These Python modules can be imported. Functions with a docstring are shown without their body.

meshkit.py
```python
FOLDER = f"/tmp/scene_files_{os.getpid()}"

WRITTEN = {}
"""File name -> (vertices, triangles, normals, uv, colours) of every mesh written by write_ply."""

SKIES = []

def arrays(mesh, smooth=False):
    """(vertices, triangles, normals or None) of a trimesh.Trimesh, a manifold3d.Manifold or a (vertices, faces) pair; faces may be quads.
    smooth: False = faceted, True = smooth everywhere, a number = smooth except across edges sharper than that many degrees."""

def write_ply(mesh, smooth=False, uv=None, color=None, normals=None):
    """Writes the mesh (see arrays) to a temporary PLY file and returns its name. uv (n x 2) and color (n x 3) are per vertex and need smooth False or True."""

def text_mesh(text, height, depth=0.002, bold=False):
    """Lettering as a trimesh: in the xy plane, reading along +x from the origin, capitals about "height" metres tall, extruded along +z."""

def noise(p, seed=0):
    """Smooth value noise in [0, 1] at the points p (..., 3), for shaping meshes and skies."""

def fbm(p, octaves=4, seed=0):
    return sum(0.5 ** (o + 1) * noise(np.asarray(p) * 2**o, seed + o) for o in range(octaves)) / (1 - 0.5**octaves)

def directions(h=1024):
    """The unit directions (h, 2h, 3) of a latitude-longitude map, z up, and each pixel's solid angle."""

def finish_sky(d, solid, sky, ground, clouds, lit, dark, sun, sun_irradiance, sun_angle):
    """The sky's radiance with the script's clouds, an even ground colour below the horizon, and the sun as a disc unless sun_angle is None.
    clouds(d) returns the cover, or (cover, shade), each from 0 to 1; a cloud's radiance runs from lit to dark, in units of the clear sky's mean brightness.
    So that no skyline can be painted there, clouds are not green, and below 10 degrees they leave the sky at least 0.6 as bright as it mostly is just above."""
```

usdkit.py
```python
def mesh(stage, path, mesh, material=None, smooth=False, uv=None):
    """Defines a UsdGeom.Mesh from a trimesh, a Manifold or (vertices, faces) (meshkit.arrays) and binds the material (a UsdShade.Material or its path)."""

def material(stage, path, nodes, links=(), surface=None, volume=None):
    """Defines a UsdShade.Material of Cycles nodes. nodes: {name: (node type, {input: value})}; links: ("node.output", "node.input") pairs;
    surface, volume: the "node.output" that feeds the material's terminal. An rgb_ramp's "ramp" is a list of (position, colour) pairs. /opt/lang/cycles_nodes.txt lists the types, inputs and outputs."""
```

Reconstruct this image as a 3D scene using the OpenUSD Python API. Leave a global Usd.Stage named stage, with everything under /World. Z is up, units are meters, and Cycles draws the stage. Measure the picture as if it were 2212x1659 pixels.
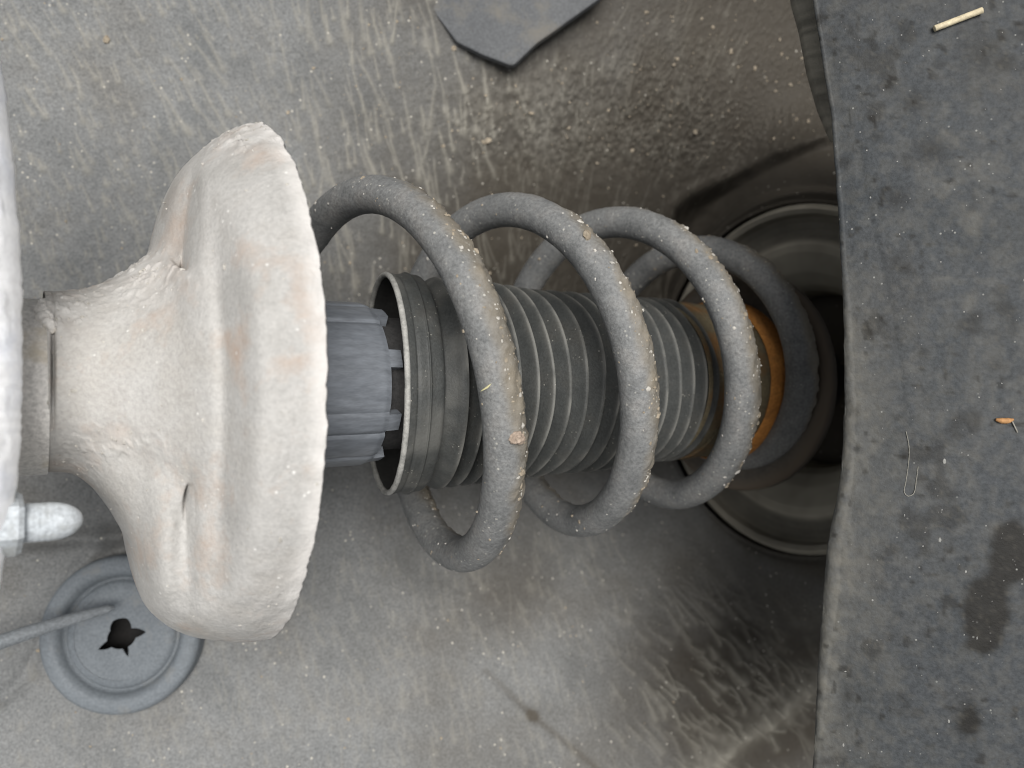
import math
import numpy as np
import meshkit, usdkit
from pxr import Usd, UsdGeom, UsdLux, UsdShade, Gf, Sdf

stage = Usd.Stage.CreateInMemory()
UsdGeom.SetStageUpAxis(stage, UsdGeom.Tokens.z)
UsdGeom.SetStageMetersPerUnit(stage, 1.0)
UsdGeom.Xform.Define(stage, '/World')
UsdGeom.Scope.Define(stage, '/World/Looks')
rng = np.random.default_rng(7)

# ------------------------------------------------------------------ camera
F, CX, CY, HC = 1689.72, 1106.0, 829.5, 0.60        # focal length in 2212-wide pixels, camera height
cam = UsdGeom.Camera.Define(stage, '/World/camera')
cam.AddTranslateOp().Set(Gf.Vec3d(0, 0, HC))
cam.CreateHorizontalApertureAttr(36.0)
cam.CreateFocalLengthAttr(36.0 * F / 2212)
cam.CreateFStopAttr(11.0)
cam.CreateFocusDistanceAttr(0.235)
cam.CreateClippingRangeAttr(Gf.Vec2f(0.01, 200))
cam.CreateExposureAttr(1.66)

# ------------------------------------------------------------------ sky and sun (overcast)
SUN = np.array([0.15, 0.20, 0.97]); SUN /= np.linalg.norm(SUN)
el, rot = math.asin(SUN[2]), math.atan2(SUN[0], SUN[1])
usdkit.material(stage, '/World/Looks/sky', {
    'sky': ('sky_texture', {'sky_type': 'single_scattering', 'sun_disc': False, 'sun_elevation': el, 'sun_rotation': rot}),
    'tc': ('texture_coordinate', {}),
    'n': ('noise_texture', {'scale': 1.6, 'detail': 4.0}),
    'r': ('rgb_ramp', {'ramp': [(0.25, (.70, .70, .70)), (0.6, (.97, .97, .97))]}),
    'sx': ('separate_xyz', {}), 'mr': ('map_range', {'from_min': 0.0, 'from_max': 1.0, 'to_min': .40, 'to_max': 1.5}),
    'cl': ('mix', {'mix_type': 'multiply', 'fac': 1.0, 'color1': (2.4, 2.41, 2.40)}),
    'm': ('mix_color', {}),
    'bg': ('background_shader', {'strength': 0.05}),
}, [('tc.generated', 'n.vector'), ('n.fac', 'r.fac'), ('r.color', 'm.fac'), ('tc.generated', 'sx.vector'), ('sx.z', 'mr.value'), ('mr.result', 'cl.color2'), ('cl.color', 'm.b'), ('sky.color', 'm.a'), ('m.result', 'bg.color')], surface='bg.background')
dome = UsdLux.DomeLight.Define(stage, '/World/sky')
UsdShade.MaterialBindingAPI.Apply(dome.GetPrim()).Bind(UsdShade.Material.Get(stage, '/World/Looks/sky'))
dome.GetPrim().SetCustomDataByKey('kind', 'structure')
sun = UsdLux.DistantLight.Define(stage, '/World/sun')
sun.CreateNormalizeAttr(True); sun.CreateIntensityAttr(0.40); sun.CreateAngleAttr(38.0)
sun.CreateColorAttr(Gf.Vec3f(1.0, .975, .95))
zz = SUN; xx = np.cross([0, 1, 0], zz); xx /= np.linalg.norm(xx); yy = np.cross(zz, xx)
sun.AddTransformOp().Set(Gf.Matrix4d(*xx, 0, *yy, 0, *zz, 0, 0, 0, 0, 1))

# ------------------------------------------------------------------ helpers
def px(x, y, d):
    """point seen at picture position x, y (2212 x 1659) at depth d below the camera"""
    x, y, d = np.broadcast_arrays(np.asarray(x, float), np.asarray(y, float), np.asarray(d, float))
    return np.stack([(x - CX) / F * d, -(y - CY) / F * d, HC - d], -1)
def to_px(P):
    D = HC - P[..., 2]
    return np.stack([CX + F * P[..., 0] / D, CY - F * P[..., 1] / D], -1)
def sm(a, b, x):
    t = np.clip((np.asarray(x, float) - a) / (b - a), 0, 1); return t * t * (3 - 2 * t)
noise, fbm = meshkit.noise, meshkit.fbm
def n3(P, s, seed=0, o=3):
    return fbm(np.asarray(P) * s + 100.0, o, seed) * 2 - 1

def grid_faces(nu, nv, wrap=False):
    i, j = np.meshgrid(np.arange(nu - 1), np.arange(nv if wrap else nv - 1), indexing='ij')
    a = i * nv + j; b = i * nv + (j + 1) % nv; c = (i + 1) * nv + (j + 1) % nv; d = (i + 1) * nv + j
    return np.stack([a, b, c, d], -1).reshape(-1, 4)

names = {}
def free(path):
    k = names.get(path, 0); names[path] = k + 1
    return path if k == 0 else '%s_%03d' % (path, k)
def thing(name, label, cat, group=None, kind=None):
    x = UsdGeom.Xform.Define(stage, free('/World/' + name)); tag(x, label, cat, group, kind); return x
def tag(o, label=None, cat=None, group=None, kind=None):
    p = o.GetPrim()
    for k, v in (('label', label), ('category', cat), ('group', group), ('kind', kind)):
        if v: p.SetCustomDataByKey(k, v)
    return o
def obj(name, mesh, mat, parent=None, smooth=True, attrs=None, label=None, kind=None):
    base = str(parent.GetPath()) if parent is not None else '/World'
    m = usdkit.mesh(stage, free(base + '/' + name), mesh, '/World/Looks/' + mat, smooth=smooth)
    for k, v in (attrs or {}).items():
        UsdGeom.PrimvarsAPI(m).CreatePrimvar(k, Sdf.ValueTypeNames.FloatArray, 'vertex').Set([float(q) for q in np.asarray(v).ravel()])
    tag(m, label, None, None, kind)
    return m

def tube(path, rad, n=16, cap=True, up=(0, 0, 1)):
    P = np.asarray(path, float); rad = np.broadcast_to(rad, (len(P),))
    T = np.gradient(P, axis=0); T /= np.linalg.norm(T, axis=1, keepdims=True)
    A = np.cross(T, up); A /= np.linalg.norm(A, axis=1, keepdims=True); B = np.cross(T, A)
    ph = np.linspace(0, 2 * np.pi, n, endpoint=False)
    V = P[:, None] + rad[:, None, None] * (np.cos(ph)[None, :, None] * A[:, None] + np.sin(ph)[None, :, None] * B[:, None])
    V = V.reshape(-1, 3); f = grid_faces(len(P), n, True)
    f = np.vstack([f[:, [0, 1, 2]], f[:, [0, 2, 3]]])
    if cap:
        k = len(V); V = np.vstack([V, P[0], P[-1]]); j = np.arange(n); j2 = (j + 1) % n; o = (len(P) - 1) * n
        f = np.vstack([f, np.stack([np.full(n, k), j2, j], 1), np.stack([np.full(n, k + 1), o + j, o + j2], 1)])
    return V, f

# ------------------------------------------------------------------ materials
def mat(name, cols, rough=.75, scale=60., fine=900., fine_amt=.25, bump=.25, bump_scale=1400., dist=.0006, dust=None, dust2=None, spec=.3, patch=None, metallic=0., speck=None, stretch=(1, 1, 1)):
    """cols: two or three colours mixed by broad noise; dust: colour laid where the 'dust' primvar is high"""
    N = {'g': ('geometry', {}), 'mp': ('mapping', {'scale': stretch}),
         'n1': ('noise_texture', {'scale': scale, 'detail': 5.0, 'roughness': .6}),
         'r1': ('rgb_ramp', {'ramp': list(zip(np.linspace(.3, .7, len(cols)), cols))}),
         'n2': ('noise_texture', {'scale': fine, 'detail': 3.0, 'roughness': .7}),
         'r2': ('rgb_ramp', {'ramp': [(.3, (1 - fine_amt,) * 3), (.7, (1 + fine_amt,) * 3)]}),
         'mul': ('mix', {'mix_type': 'multiply', 'fac': 1.0}),
         'nb': ('noise_texture', {'scale': bump_scale, 'detail': 4.0, 'roughness': .65}),
         'bp': ('bump', {'strength': bump, 'distance': dist}),
         'p': ('principled_bsdf', {'roughness': rough, 'specular_ior_level': spec, 'metallic': metallic})}
    L = [('g.position', 'mp.vector'), ('mp.vector', 'n1.vector'), ('mp.vector', 'n2.vector'), ('mp.vector', 'nb.vector'), ('n1.fac', 'r1.fac'), ('n2.fac', 'r2.fac'),
         ('r1.color', 'mul.color1'), ('r2.color', 'mul.color2'), ('nb.fac', 'bp.height'), ('bp.normal', 'p.normal')]
    last = 'mul.color'
    if patch:
        pc, ps, lo, hi = patch
        N['np'] = ('noise_texture', {'scale': ps, 'detail': 5.0, 'roughness': .62}); N['rp'] = ('rgb_ramp', {'ramp': [(lo, (0, 0, 0)), (hi, (1, 1, 1))]})
        N['mp2'] = ('mix', {'mix_type': 'mix', 'color2': pc})
        L += [('g.position', 'np.vector'), ('np.fac', 'rp.fac'), ('rp.color', 'mp2.fac'), (last, 'mp2.color1')]; last = 'mp2.color'
    for key, d in (('dust2', dust2), ('dust', dust)):  # the first channel holds dirt, stains and painted shade
        if d:
            N['a' + key] = ('attribute', {'attribute': key}); N['m' + key] = ('mix', {'mix_type': 'mix', 'color2': d})
            L += [('a%s.fac' % key, 'm%s.fac' % key), (last, 'm%s.color1' % key)]; last = 'm%s.color' % key
    if speck:
        sc, ss, cut = speck
        N['vs'] = ('voronoi_texture', {'scale': ss, 'randomness': 1.0}); N['rs'] = ('rgb_ramp', {'ramp': [(cut * .6, (1, 1, 1)), (cut, (0, 0, 0))]})
        N['ng'] = ('noise_texture', {'scale': 90., 'detail': 3.0}); N['rg'] = ('rgb_ramp', {'ramp': [(.48, (0, 0, 0)), (.62, (1, 1, 1))]})
        N['mg'] = ('mix', {'mix_type': 'multiply', 'fac': 1.0}); N['ms'] = ('mix', {'mix_type': 'mix', 'color2': sc})
        L += [('g.position', 'vs.vector'), ('vs.distance', 'rs.fac'), ('g.position', 'ng.vector'), ('ng.fac', 'rg.fac'), ('rs.color', 'mg.color1'), ('rg.color', 'mg.color2'), ('mg.color', 'ms.fac'), (last, 'ms.color1')]; last = 'ms.color'
    L.append((last, 'p.base_color'))
    usdkit.material(stage, '/World/Looks/' + name, N, L, surface='p.BSDF')

mat('liner', [(.124, .128, .127), (.165, .168, .165), (.142, .140, .132)], rough=.66, scale=26, dust=(.30, .285, .24), dust2=(.047, .038, .026), bump=.45, dist=.0007, fine_amt=.3, spec=.22, speck=((.40, .38, .33), 260., .16))
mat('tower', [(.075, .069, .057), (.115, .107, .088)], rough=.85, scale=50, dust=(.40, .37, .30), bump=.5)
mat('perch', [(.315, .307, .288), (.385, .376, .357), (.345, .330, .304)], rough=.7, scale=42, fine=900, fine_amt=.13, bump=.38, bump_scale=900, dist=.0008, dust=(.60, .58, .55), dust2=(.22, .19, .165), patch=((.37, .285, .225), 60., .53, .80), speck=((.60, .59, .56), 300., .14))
mat('tube_paint', [(.56, .54, .51), (.64, .62, .585)], rough=.65, scale=60, bump=.3, patch=((.50, .44, .34), 70., .55, .75))
mat('coil', [(.118, .121, .120), (.160, .163, .160), (.190, .187, .178)], rough=.6, scale=110, fine=900, fine_amt=.30, bump=.45, bump_scale=1500, dist=.0006, dust=(.185, .160, .120), speck=((.38, .37, .33), 420., .19))
mat('boot', [(.025, .028, .028), (.038, .041, .040), (.046, .046, .042)], rough=.55, scale=90, fine=1200, fine_amt=.3, bump=.3, dust=(.21, .205, .185), speck=((.33, .32, .28), 520., .13))
mat('boot_inside', [(.022, .022, .021), (.032, .032, .030)], rough=.7, scale=90)
mat('boot_lip', [(.24, .24, .225), (.36, .355, .33)], rough=.6, scale=300, bump=.4)
mat('bumpstop', [(.120, .132, .148), (.165, .178, .195)], rough=.42, scale=55, fine=260, fine_amt=.22, stretch=(.10, 2.2, 1.0), bump=.10, bump_scale=500, spec=.45)
mat('dark_foam', [(.028, .028, .028), (.042, .041, .040)], rough=.8, scale=200)
mat('cup', [(.12, .098, .060), (.17, .14, .085)], rough=.7, scale=80, patch=((.20, .10, .035), 60., .5, .7))
mat('rust', [(.36, .150, .038), (.50, .215, .05)], rough=.85, scale=140, patch=((.17, .09, .035), 180., .55, .8))
mat('pad', [(.060, .058, .054), (.10, .092, .080)], rough=.8, scale=120, dust=(.12, .095, .07))
mat('fender', [(.034, .038, .041), (.043, .047, .050), (.039, .041, .042)], rough=.6, scale=30, fine=800, fine_amt=.3, bump=.35, bump_scale=1200, dist=.0005, dust=(.19, .175, .14), dust2=(.011, .010, .008), spec=.16, speck=((.20, .20, .185), 330., .11))
mat('flap', [(.085, .089, .093), (.11, .114, .117)], rough=.7, scale=40, bump=.35, patch=((.15, .14, .12), 60., .52, .75))
mat('grommet', [(.125, .140, .152), (.155, .172, .185)], rough=.6, scale=50, fine_amt=.2, bump=.25, patch=((.19, .19, .18), 90., .56, .8))
mat('black', [(.010, .010, .010), (.014, .013, .012)], rough=.9)
mat('rod', [(.17, .185, .195), (.23, .245, .255)], rough=.5, scale=80, bump=.2)
mat('bolt', [(.40, .43, .45), (.52, .55, .57)], rough=.5, scale=120, bump=.3, patch=((.30, .31, .30), 140., .5, .7))
mat('knuckle', [(.86, .87, .89), (.93, .935, .94), (.74, .77, .84)], rough=.5, scale=45, fine_amt=.05, bump=.2, bump_scale=300, dist=.001)
mat('straw', [(.42, .36, .24), (.55, .48, .33)], rough=.7, scale=200)
mat('seed', [(.30, .15, .06), (.40, .22, .09)], rough=.7, scale=300)
mat('fibre', [(.22, .21, .18), (.28, .265, .23)], rough=.9)
mat('clod', [(.26, .20, .155), (.36, .29, .23)], rough=.9, scale=300, bump=.5)
mat('grit_light', [(.30, .285, .25), (.48, .46, .42)], rough=.9, scale=500)
mat('grit_pale', [(.16, .16, .15), (.26, .255, .24)], rough=.9, scale=500)
mat('grit_brown', [(.20, .165, .12), (.30, .26, .20)], rough=.9, scale=500)
mat('leaf', [(.42, .40, .20), (.50, .46, .27)], rough=.7, scale=300)

import trimesh
ico = trimesh.creation.icosphere(subdivisions=1); ico2 = trimesh.creation.icosphere(subdivisions=3)
def lump(c, r, seed, sc=(1, 1, 1), m=ico2, rough=.5):
    v_ = m.vertices * (1 + rough * n3(m.vertices + seed * 3.1, 1.9, seed, 3))[:, None] * np.array(sc) * r
    return v_ + c, m.faces
# ------------------------------------------------------------------ axes of the strut and of the spring
def frame(th, ph):
    a = np.array([math.cos(th) * math.cos(ph), math.sin(ph), -math.sin(th) * math.cos(ph)])
    u = np.array([0, 1., 0]) - a * a[1]; u /= np.linalg.norm(u)
    v = np.cross(u, a); v = v if v[2] > 0 else -v            # towards the camera
    return a, u, v
# spring
th, ph0, WIRE, P1, P2, T0, R2 = .572566, .0739248, .00605, .0536914, -.000702956, .129385, -.00242593
SC = np.array([-.156776, -.00985318, HC - .190819]); sa, su, sv = frame(th, ph0); SC = SC + T0 * sa
# strut
A0, A1 = px(793, 829, .261), px(1524, 822, .347)
a = (A1 - A0) / np.linalg.norm(A1 - A0); u = np.array([0, 1., 0]) - a * a[1]; u /= np.linalg.norm(u); v = np.cross(u, a); v = v if v[2] > 0 else -v
def AX(t, r, phi):
    t, r, phi = np.broadcast_arrays(np.asarray(t, float), np.asarray(r, float), np.asarray(phi, float))
    return A0 + t[..., None] * a + r[..., None] * (np.cos(phi)[..., None] * u + np.sin(phi)[..., None] * v)
def t_front(xp, r):
    """axial position whose camera-side point at radius r shows at picture column xp"""
    lo, hi = -.2, .35
    for _ in range(50):
        m = (lo + hi) / 2
        if to_px(AX(m, r, np.pi / 2))[0] < xp: lo = m
        else: hi = m
    return lo
def t_side(xp, yp):
    """(t, r) of the silhouette point at picture position xp, yp, taken in the plane of the axis and u"""
    d = px(xp, yp, 1.0) - np.array([0, 0, HC]); s = 1.0 if yp < 826 else -1.0
    M = np.stack([a, s * u, -d], 1); x = np.linalg.solve(M, np.array([0, 0, HC]) - A0)
    return x[0], x[1]

def revolve(ts, R, n=160, a_tilt=None, phi0=0., arc=2 * np.pi):
    """surface of rings; R (len(ts),) or (len(ts), n)"""
    phi = phi0 + np.linspace(0, arc, n, endpoint=False)
    R = np.asarray(R, float); R = R[:, None] * np.ones(n) if R.ndim == 1 else R
    T = np.asarray(ts, float)[:, None] * np.ones(n)
    V = AX(T, R, np.broadcast_to(phi, T.shape))
    if a_tilt is not None:
        V = V + (R * np.sin(phi) * np.sin(a_tilt)[:, None])[..., None] * a
    return V, phi
def quads(V, flip=False):
    nu, nv = V.shape[:2]; f = grid_faces(nu, nv, True)
    return V.reshape(-1, 3), (f[:, ::-1] if flip else f)
def fixn(m):
    return m

# ------------------------------------------------------------------ wheel arch liner (the background sheet)
def depth_base(X, Y):
    """depth of the liner below the camera at world X, Y"""
    d = .345 + .055 * sm(-.15, .20, X) + .0 * Y
    d = d - .55 * np.clip(np.abs(Y + .0) - .05, 0, None) ** 1.6          # curls towards the camera at top and bottom
    d = d - .020 * sm(-.12, -.26, X)
    d = d + .010 * np.exp(-((X + .03) / .10) ** 2 - ((Y - .01) / .07) ** 2)
    d = d + .072 * sm(-.11, .04, X) * np.exp(-(np.abs(Y) / .085) ** 2.4)
    return d
_db = depth_base
def depth_wall(X, Y):
    return sm(.205, .33, np.abs(Y)) * .30 * sm(-.22, -.05, X)
xs = np.concatenate([np.linspace(-.42, -.245, 25)[:-1], np.linspace(-.245, .205, 860), np.linspace(.205, .40, 30)[1:]])
ys = np.concatenate([np.linspace(-.36, -.19, 45)[:-1], np.linspace(-.19, .19, 720), np.linspace(.19, .36, 45)[1:]])
X, Y = np.meshgrid(xs, ys, indexing='ij')
D = depth_base(X, Y)
PX = CX + F * X / D; PY = CY - F * Y / D                                 # where each point roughly shows, only used to lay out creases while modelling
def seg_dist(P, Q, pts):
    best = np.full(P.shape, 1e9)
    for (x0, y0), (x1, y1) in zip(pts[:-1], pts[1:]):
        dx, dy = x1 - x0, y1 - y0; t = np.clip(((P - x0) * dx + (Q - y0) * dy) / (dx * dx + dy * dy), 0, 1)
        best = np.minimum(best, np.hypot(P - x0 - t * dx, Q - y0 - t * dy))
    return best
def world_pts(pts):
    out = []
    for x, y in pts:
        d = .37
        for _ in range(12):
            d = float(depth_base((x - CX) / F * d, -(y - CY) / F * d))
        out.append(((x - CX) / F * d, -(y - CY) / F * d))
    return out
from shapely import Polygon, Point, contains_xy, prepare
def inside(pts):
    pg = Polygon(pts); prepare(pg); return contains_xy(pg, X, Y)
# mouth of the strut tower: the sheet drops away inside this curve
MOUTH = world_pts([(1950, 245), (1830, 285), (1740, 328), (1640, 352), (1560, 385), (1490, 418), (1452, 450), (1432, 520), (1425, 640), (1430, 820), (1440, 980), (1475, 1070), (1520, 1140), (1590, 1195), (1690, 1222), (1800, 1222), (1950, 1205)])
md = seg_dist(X, Y, MOUTH); ins = inside(MOUTH)
wob = .0012 * n3(np.stack([X, Y, 0 * X], -1), 90, 3)
sd = np.where(ins, md, -md) + wob
lo_edge = sm(.05, .09, -Y)                                               # softer along the lower side
drop = sm(0, .016, sd) * .022 + sm(.0, .05, sd) * .03
lip = np.exp(-((sd + .0015) / .0022) ** 2) * .0016 * (1 - .5 * lo_edge)
drop = drop * (.25 + .75 * sm(-.01, .03, Y)) * .55
D = D + drop - lip * .6
DPL = (HC - A0[2]) + (.2125 - (X - A0[0]) * a[0] - (Y - A0[1]) * a[1]) / -a[2]      # plane of the tower's end plate
PP = np.stack([X, Y, HC - DPL], -1) - A0; RP = np.linalg.norm(PP - (PP @ a)[..., None] * a, axis=-1)
Dm = -np.logaddexp(-D / .006, -np.maximum(DPL, .31) / .006) * .006
D = D + (Dm - D) * sm(.150, .098, RP)
D = D + .06 * sm(.0845, .080, RP) + .003 * np.exp(-((RP - .0855) / .0018) ** 2)
D = D + .010 * sm(0, .0070, sd) * sm(.088, .094, RP) * sm(.02, .05, Y)
sd = np.maximum(sd, .0845 - RP)
GX, GY = world_pts([(262, 1370)])[0]
# creases and swages
def ridge(pts, w, h):
    return h * np.exp(-(seg_dist(X, Y, world_pts(pts)) / w) ** 2)
D -= ridge([(1800, 1440), (1700, 1520), (1600, 1592), (1500, 1670), (1440, 1720)], .0060, .0042)
D += sm(0, .02, np.where(inside(world_pts([(1800, 1475), (1640, 1600), (1520, 1690), (1520, 2200), (2300, 2200), (2300, 1475)])), 1.0 * seg_dist(X, Y, world_pts([(1800, 1475), (1640, 1600), (1520, 1690)])), 0)) * .0018
D -= ridge([(-80, 1172), (60, 1166), (270, 1152)], .0040, .0055)           # swage behind the bolt
D -= ridge([(-60, 1560), (60, 1460), (120, 1330), (170, 1230), (235, 1165)], .0035, .0030)
D -= ridge([(560, 1600), (700, 1590), (860, 1625)], .0025, .0009)
D -= ridge([(640, 100), (660, 60)], .004, .0008)
D += ridge([(1010, 1415), (1080, 1480), (1150, 1545), (1230, 1610), (1290, 1665)], .0014, .00025)
# relief of the sprayed coating: drips and crumbs, their direction turning over the sheet
W = np.stack([X, Y, 0 * X], -1)
wx, wy = X + .0022 * n3(W, 140, 11), Y + .0022 * n3(W, 140, 12)
GI, GJ = 24, 44                                                         # first row and column of the fine part of the grid
dxg, dyg = (.205 + .245) / 859, .38 / 719
def runs(n, cx, cy, rx, ry, ang, length, width, seed, wob_=.16, blob_=.7):
    """runs of thick coating stamped one by one: wavy tapered lines that end in a drop; returns heights 0 to 1 over the sheet"""
    r_ = np.random.default_rng(seed); out = np.zeros(X.shape)
    for _ in range(n):
        x, y = (px(cx + rx * r_.uniform(-1, 1), cy + ry * r_.uniform(-1, 1), .37))[:2]
        L = length * r_.lognormal(0, .45); w = width * r_.lognormal(0, .22); an = math.radians(ang + 22 * (noise(np.array([x * 28 + 50, y * 28 + 50, seed * .0]), 77) - .5) + r_.normal(0, 2.5)); hgt = r_.uniform(.45, 1)
        m = max(int(L / .0004), 4); q = np.linspace(0, 1, m)
        an_q = an + wob_ * np.cumsum(r_.normal(0, 1, m)) * math.sqrt(.0004 / .004) * .5
        px_, py_ = x + np.cumsum(np.sin(an_q)) * L / m, y - np.cumsum(np.cos(an_q)) * L / m
        ww = w * (.55 + .45 * q + blob_ * np.exp(-((q - .93) / .09) ** 2)); hh = hgt * np.minimum(1, q / .25) * np.minimum(1, (1 - q) / .04 + .3)
        K = int(np.ceil(w * 2.6 / dxg)); o = np.arange(-K, K + 1)
        ix, iy = GI + np.round((px_ + .245) / dxg).astype(int), GJ + np.round((py_ + .19) / dyg).astype(int)
        I, J = ix[:, None, None] + o[None, :, None], iy[:, None, None] + o[None, None, :]
        ok = (I >= 0) & (I < X.shape[0]) & (J >= 0) & (J < X.shape[1]); I, J = np.broadcast_arrays(np.clip(I, 0, X.shape[0] - 1), np.clip(J, 0, X.shape[1] - 1))
        g_ = hh[:, None, None] * np.exp(-(((xs[I] - px_[:, None, None]) ** 2 + (ys[J] - py_[:, None, None]) ** 2) / ww[:, None, None] ** 2)) * ok
        np.maximum.at(out, (I.ravel(), J.ravel()), g_.ravel())
    return out
sl = np.maximum(runs(1000, 330, 330, 420, 420, 22, .0052, .00058, 21), runs(170, 330, 330, 420, 420, 24, .013, .00080, 22))
sc_ = np.maximum(runs(300, 950, 330, 330, 420, 4, .012, .00068, 31), runs(90, 930, 300, 300, 380, 8, .024, .00085, 32))
sr = runs(330, 1330, 330, 300, 330, -16, .011, .00070, 41)
sb = np.maximum(runs(135, 1530, 1470, 250, 230, 42, .012, .0018, 51, .3, .2), runs(90, 1600, 1420, 200, 160, 58, .010, .0011, 52, .3, .2))
sbl = np.maximum(runs(520, 850, 1420, 520, 300, 18, .008, .00075, 61), runs(200, 300, 1450, 330, 250, 8, .007, .0007, 62))
gx, gy = PX, PY
w_l = sm(760, 420, gx) * sm(1000, 700, gy)
w_r = sm(1000, 1300, gx) * sm(1000, 700, gy)
w_m = np.clip(1 - w_l - w_r, 0, 1) * sm(1000, 700, gy)
w_b = np.exp(-(((gx - 1560) / 230) ** 2 + ((gy - 1500) / 190) ** 2)) 
w_bl = sm(700, 1100, gy) * (1 - np.clip(w_b * 1.3, 0, 1))
patchy = .45 + .75 * fbm(W * 55 + 9, 3, 5)
H = (w_l * sl * .9 + w_m * sc_ * 1.0 + w_r * sr * .55) * (.5 + .6 * patchy) * .00055 + w_b * sb * .0029 + w_bl * sbl * .00030
crumb_w = np.exp(-(((gx - 1180) / 260) ** 2 + ((gy - 250) / 110) ** 2)) + .6 * sm(1150, 1400, gx) * sm(420, 250, gy) + .45 * np.exp(-(((gx - 1500) / 330) ** 2 + ((gy - 300) / 80) ** 2))
cr = np.maximum(np.maximum(runs(330, 1130, 245, 240, 120, 4, .0034, .0017, 73, .3, .2), runs(1700, 1200, 250, 360, 170, 2, .0022, .0010, 71, .3, .1)), .6 * runs(3600, 1480, 210, 360, 240, -20, .0011, .00062, 72, .3, .1))
H += np.clip(crumb_w, 0, 1.1) * cr * .0019
H += .00030 * n3(W, 420, 81, 3) + .0006 * n3(W, 45, 82, 2)
D = D - H * (1 - sm(0, .01, sd))
D = D - sm(0, .01, sd) * (.0006 * n3(W, 160, 83) )
swage = np.exp(-(seg_dist(X, Y, world_pts([(1800, 1440), (1700, 1520), (1600, 1592), (1500, 1670), (1440, 1720)])) / .006) ** 2)
ridge_h = np.clip(.45 * swage + (w_l * sl * .9 + w_m * sc_ + w_r * sr * .6) * (.5 + .5 * patchy) * .62 + w_b * sb * .62 + w_bl * sbl * .24 + np.clip(crumb_w, 0, 1) * cr * .34, 0, 1)
dustm = np.clip(ridge_h * (.65 + .6 * fbm(W * 300, 2, 91)) * (1 - .55 * sm(900, 1400, gx) * sm(1000, 800, gy)) + .10 * sm(.0, .02, 0 * X) , 0, .85) * (1 - .6 * sm(0, .01, sd))
brown = np.clip(sm(500, 1250, gx) * sm(1100, 800, gy) * .75 + sm(1250, 1700, gx) * .35 + .35 * sm(0, .01, sd) + .75 * np.exp(-(((gx - 1280) / 420) ** 2 + ((gy - 640) / 330) ** 2)) * sm(560, 800, gx) + .5 * w_b + .25 * sm(900, 1300, gy) * sm(600, 1000, gx) + .30 * np.exp(-(((gx - 1050) / 330) ** 2 + ((gy - 1290) / 130) ** 2)) + .3 * n3(W, 30, 92) + 1.2 * np.exp(-((gx - 1150) ** 2 + (gy - 1545) ** 2) / 11 ** 2) + .35 * np.exp(-(seg_dist(gx, gy, [(1050, 1450), (1150, 1545), (1290, 1660)]) / 8) ** 2), 0, .95)  # brown dirt, plus painted shade behind and below the spring and towards the right
D = D - depth_wall(X, Y)
D = D + .016 * sm(128 / 4900, 100 / 4900, np.hypot(X - GX, Y - GY))
LV = np.stack([X, Y, HC - D], -1)
def liner_z(x, y):
    """height of the finished liner at picture point"""
    d = .36
    for _ in range(20):
        wx_, wy_ = (x - CX) / F * d, -(y - CY) / F * d
        i, j = np.clip(np.searchsorted(xs, wx_), 0, len(xs) - 1), np.clip(np.searchsorted(ys, wy_), 0, len(ys) - 1)
        d = .5 * d + .5 * D[i, j]
    return d
lf = grid_faces(len(xs), len(ys))
liner = thing('wheel_arch_liner', 'mottled grey sheet of the wheel arch with coating drips and dust', 'wheel arch', kind='structure')
obj('panel', (LV.reshape(-1, 3), lf), 'liner', liner, attrs={'dust': dustm, 'dust2': brown * .92})

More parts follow.
